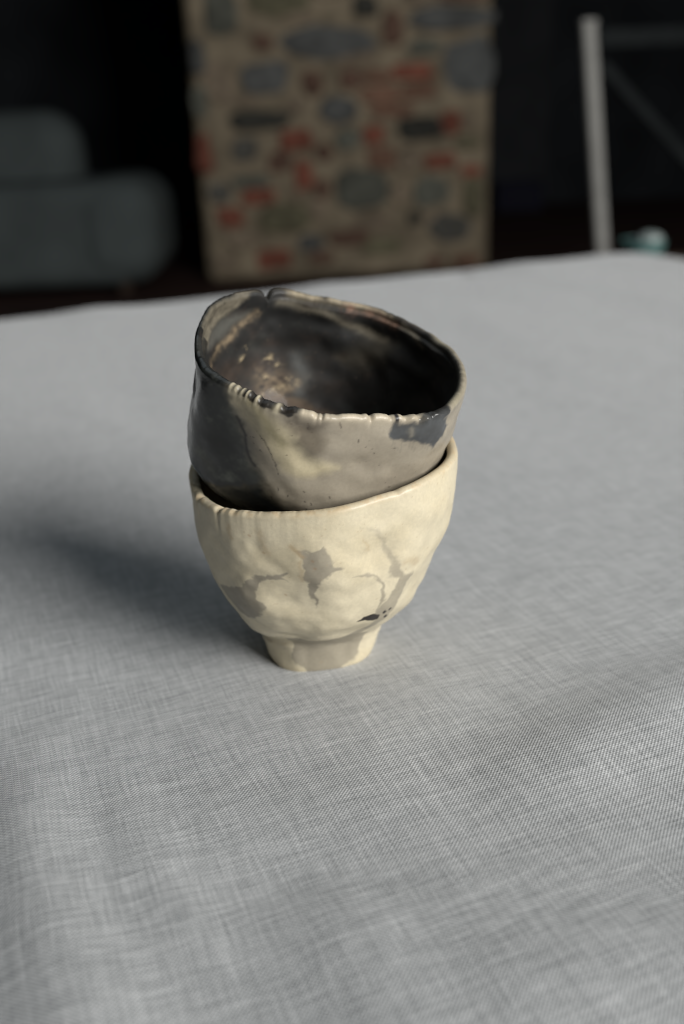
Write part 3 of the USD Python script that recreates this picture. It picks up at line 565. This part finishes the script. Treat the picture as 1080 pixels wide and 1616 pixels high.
# quoins that stand out past both edges, then the rest of the face in the same mix
for e in (0, 1):
    zq = .04
    while zq < PH - .2:
        h = rng.uniform(.07, .17); w = rng.uniform(.12, .24)
        c = ((0, PX1 - PX0)[e] + (1, -1)[e] * (w / 2 - rng.uniform(.005, .035)), zq + h / 2, w, h, rng.choice(['tan', 'grey', 'green', 'slate', 'rust', 'tan']))
        if not any(overlap(c, o, .004) for o in ST): ST.append(c)
        zq += h + rng.uniform(.02, .12)
for k in range(2600):
    w, h = rng.uniform(.06, .24), rng.uniform(.04, .14)
    c = (rng.uniform(w / 2 + .01, PX1 - PX0 - w / 2 - .01), rng.uniform(h / 2 + .02, PH - h / 2 - .02), w, h, rng.choice(['slate', 'green', 'tan', 'olive', 'red', 'brown', 'grey', 'rust', 'tan']))
    if not any(overlap(c, o) for o in ST): ST.append(c)
def stone_mesh(cx, cz, w, h, brick):
    n = 9; r_ = rng.uniform
    pts = []
    for i in range(n):
        a = 2 * math.pi * (i + .5) / n + r_(-.12, .12)
        q = .45 if brick else .75
        x = math.copysign(abs(math.cos(a)) ** q, math.cos(a)) * w / 2 * r_(.82, 1.12); z = math.copysign(abs(math.sin(a)) ** q, math.sin(a)) * h / 2 * r_(.82, 1.12)
        pts.append((x, z))
    dep = r_(.012, .03)
    back = [(cx + x, .03, cz + z) for x, z in pts]; mid = [(cx + x, -dep * .55, cz + z) for x, z in pts]
    front = [(cx + x * .82, -dep + r_(-.004, .004), cz + z * .78) for x, z in pts]
    v = np.array(back + mid + front + [(cx, -dep - r_(0, .006), cz)]); f = []
    for i in range(n):
        j = (i + 1) % n
        for o in (0, n): f += [(o + i, o + j, o + n + j), (o + i, o + n + j, o + n + i)]
        f.append((2 * n + i, 2 * n + j, 3 * n))
    return v, np.array(f)
for cx, cz, w, h, k in ST[:290]:
    if cz - h / 2 < .01: continue
    obj('brick' if k in ('red', 'rust') else 'stone', stone_mesh(PX0 + cx, cz, w, h, k in ('red', 'rust')), rng.choice(stone_m[k]), pil)
# ---- pale metal post with a dark rail and brace, on the right behind the table
Y0 = 2.30
fr = thing('metal_frame', 'pale metal post with a dark top rail and slanting brace, at the right', 'frame', (0, Y0, 0))
post_m = plain('pale_post', (.26, .257, .24), .7, .12, 30.0, .4)
rail_m = plain('dark_rail', (.014, .016, .0165), .9, .2, 30.0, .05)
A, B = np.array([.647, 0, 1.080]), np.array([.776, 0, .012])
obj('post', bar(A, B, .032, .036, .005), post_m, fr)
obj('post_cap', box(A[0], 0, A[2] + .006, .036, .04, .012, .003), post_m, fr)
obj('foot_pad', box(B[0], 0, .008, .08, .08, .014, .003), rail_m, fr)
obj('top_rail', bar(A + [.024, .0, -.03], (1.72, 0, 1.045), .040, .03), rail_m, fr)
obj('brace', bar(A + [.036, 0, -.085], (1.36, 0, .32), .026, .02), rail_m, fr)
obj('post', bar((1.72, 0, 1.07), (1.62, 0, .012), .046, .046, .006), post_m, fr)
obj('foot_pad', box(1.62, 0, .008, .08, .08, .014, .003), rail_m, fr)
# ---- small turquoise dish on a stool past the table's far right corner
st = thing('stool', 'dark stool mostly hidden behind the far right corner of the table', 'stool', (.487, 1.215, 0))
STH = .690
obj('seat', box(0, 0, STH - .018, .20, .20, .034, .008), wood_dark, st)
for i in (-1, 1):
    for j in (-1, 1): obj('leg', bar((i * .08, j * .08, STH - .036), (i * .12, j * .12, .002), .03, .03), wood_dark, st)
turq = look('turquoise_glaze', {'tc': ('texture_coordinate', {}), 'n': ('noise_texture', {'scale': 30.0, 'detail': 3.0}), 'r': ('rgb_ramp', {'ramp': [(.35, (.05, .12, .115)), (.62, (.10, .18, .17))]}), 'p': ('principled_bsdf', {'roughness': .3})},
    [('tc.object', 'n.vector'), ('n.fac', 'r.fac'), ('r.color', 'p.base_color')])
white_g = plain('white_glaze', (.22, .26, .25), .4, .06, 20.0, .5)
di = thing('small_dish', 'small turquoise dish holding a white lump past the far right table corner', 'dish', (.478, 1.20, STH))
import trimesh
def lathe(pts, n=48):
    return trimesh.creation.revolve(np.array(pts, float), sections=n)
obj('bowl', lathe([(0, .001), (.018, .001), (.019, .004), (.026, .012), (.031, .022), (.0335, .038), (.032, .039), (.029, .023), (.024, .0145), (.014, .008), (0, .007)]), turq, di, 40)
lump = trimesh.creation.icosphere(subdivisions=3, radius=1.0); lv = lump.vertices * np.array([.021, .020, .015]); lv = lv * (1 + .25 * fbm(lump.vertices * 1.7, 3, 3)[:, None]) + np.array([.009, -.004, .036])
ob = obj('white_lump', (lv, lump.faces), white_g, di, 60)
# ---- grey armchair far behind on the left
gm = plain('grey_upholstery', (.098, .115, .114), .9, .12, 5.0, .2)
so = thing('armchair', 'large grey armchair with rounded back and low arm, in shadow at the left', 'armchair', (0, 5.2, 0))
def pad(x0, x1, y0, y1, z0, z1, r):
    pts = [m3.Manifold.sphere(r, 24).translate([x, y, z]) for x in (x0 + r, x1 - r) for y in (y0 + r, y1 - r) for z in (z0 + r, z1 - r)]
    return m3.Manifold.batch_hull(pts)
obj('backrest', pad(-2.55, -1.36, .24, .70, .22, .955, .20), gm, so, 40)
obj('seat', pad(-2.50, -1.04, -.07, .60, .05, .60, .10), gm, so, 40)
obj('arm', pad(-1.36, -.90, -.10, .72, .05, .61, .18), gm, so, 40)
obj('arm', pad(-2.72, -2.36, -.08, .72, .17, .63, .13), gm, so, 40)
for x in (-2.55, -1.12):
    for y in (.02, .62): obj('leg', box(x, y, .075, .06, .06, .145), wood_dark, so)
# ---- dark door leaf in the back wall and a dark blue crate at its foot
dw = thing('door', 'dark grey door leaf in the black back wall right of the pillar', 'door', (0, 9.0, 0))
door_m = plain('door_grey', (.042, .044, .048), .9, .15, 4.0, .04)
obj('leaf', box(1.66, -.01, 1.05, .62, .05, 2.09, .006), door_m, dw)
obj('handle', bar((1.42, -.06, 1.02), (1.54, -.06, 1.02), .02, .02), rail_m, dw)
blue_m = plain('blue_plastic', (.006, .006, .020), .8, .15, 6.0, .4)
cb = thing('crate', 'dark blue crate on the floor in front of the dark door', 'crate', (1.62, 8.55, 0))
for x, sx, y, sy in ((-.19, .02, 0, .30), (.19, .02, 0, .30), (0, .36, -.14, .02), (0, .36, .14, .02)): obj('side', box(x, y, .12, sx, sy, .236, .004), blue_m, cb)
obj('base', box(0, 0, .012, .355, .255, .02, .004), blue_m, cb)
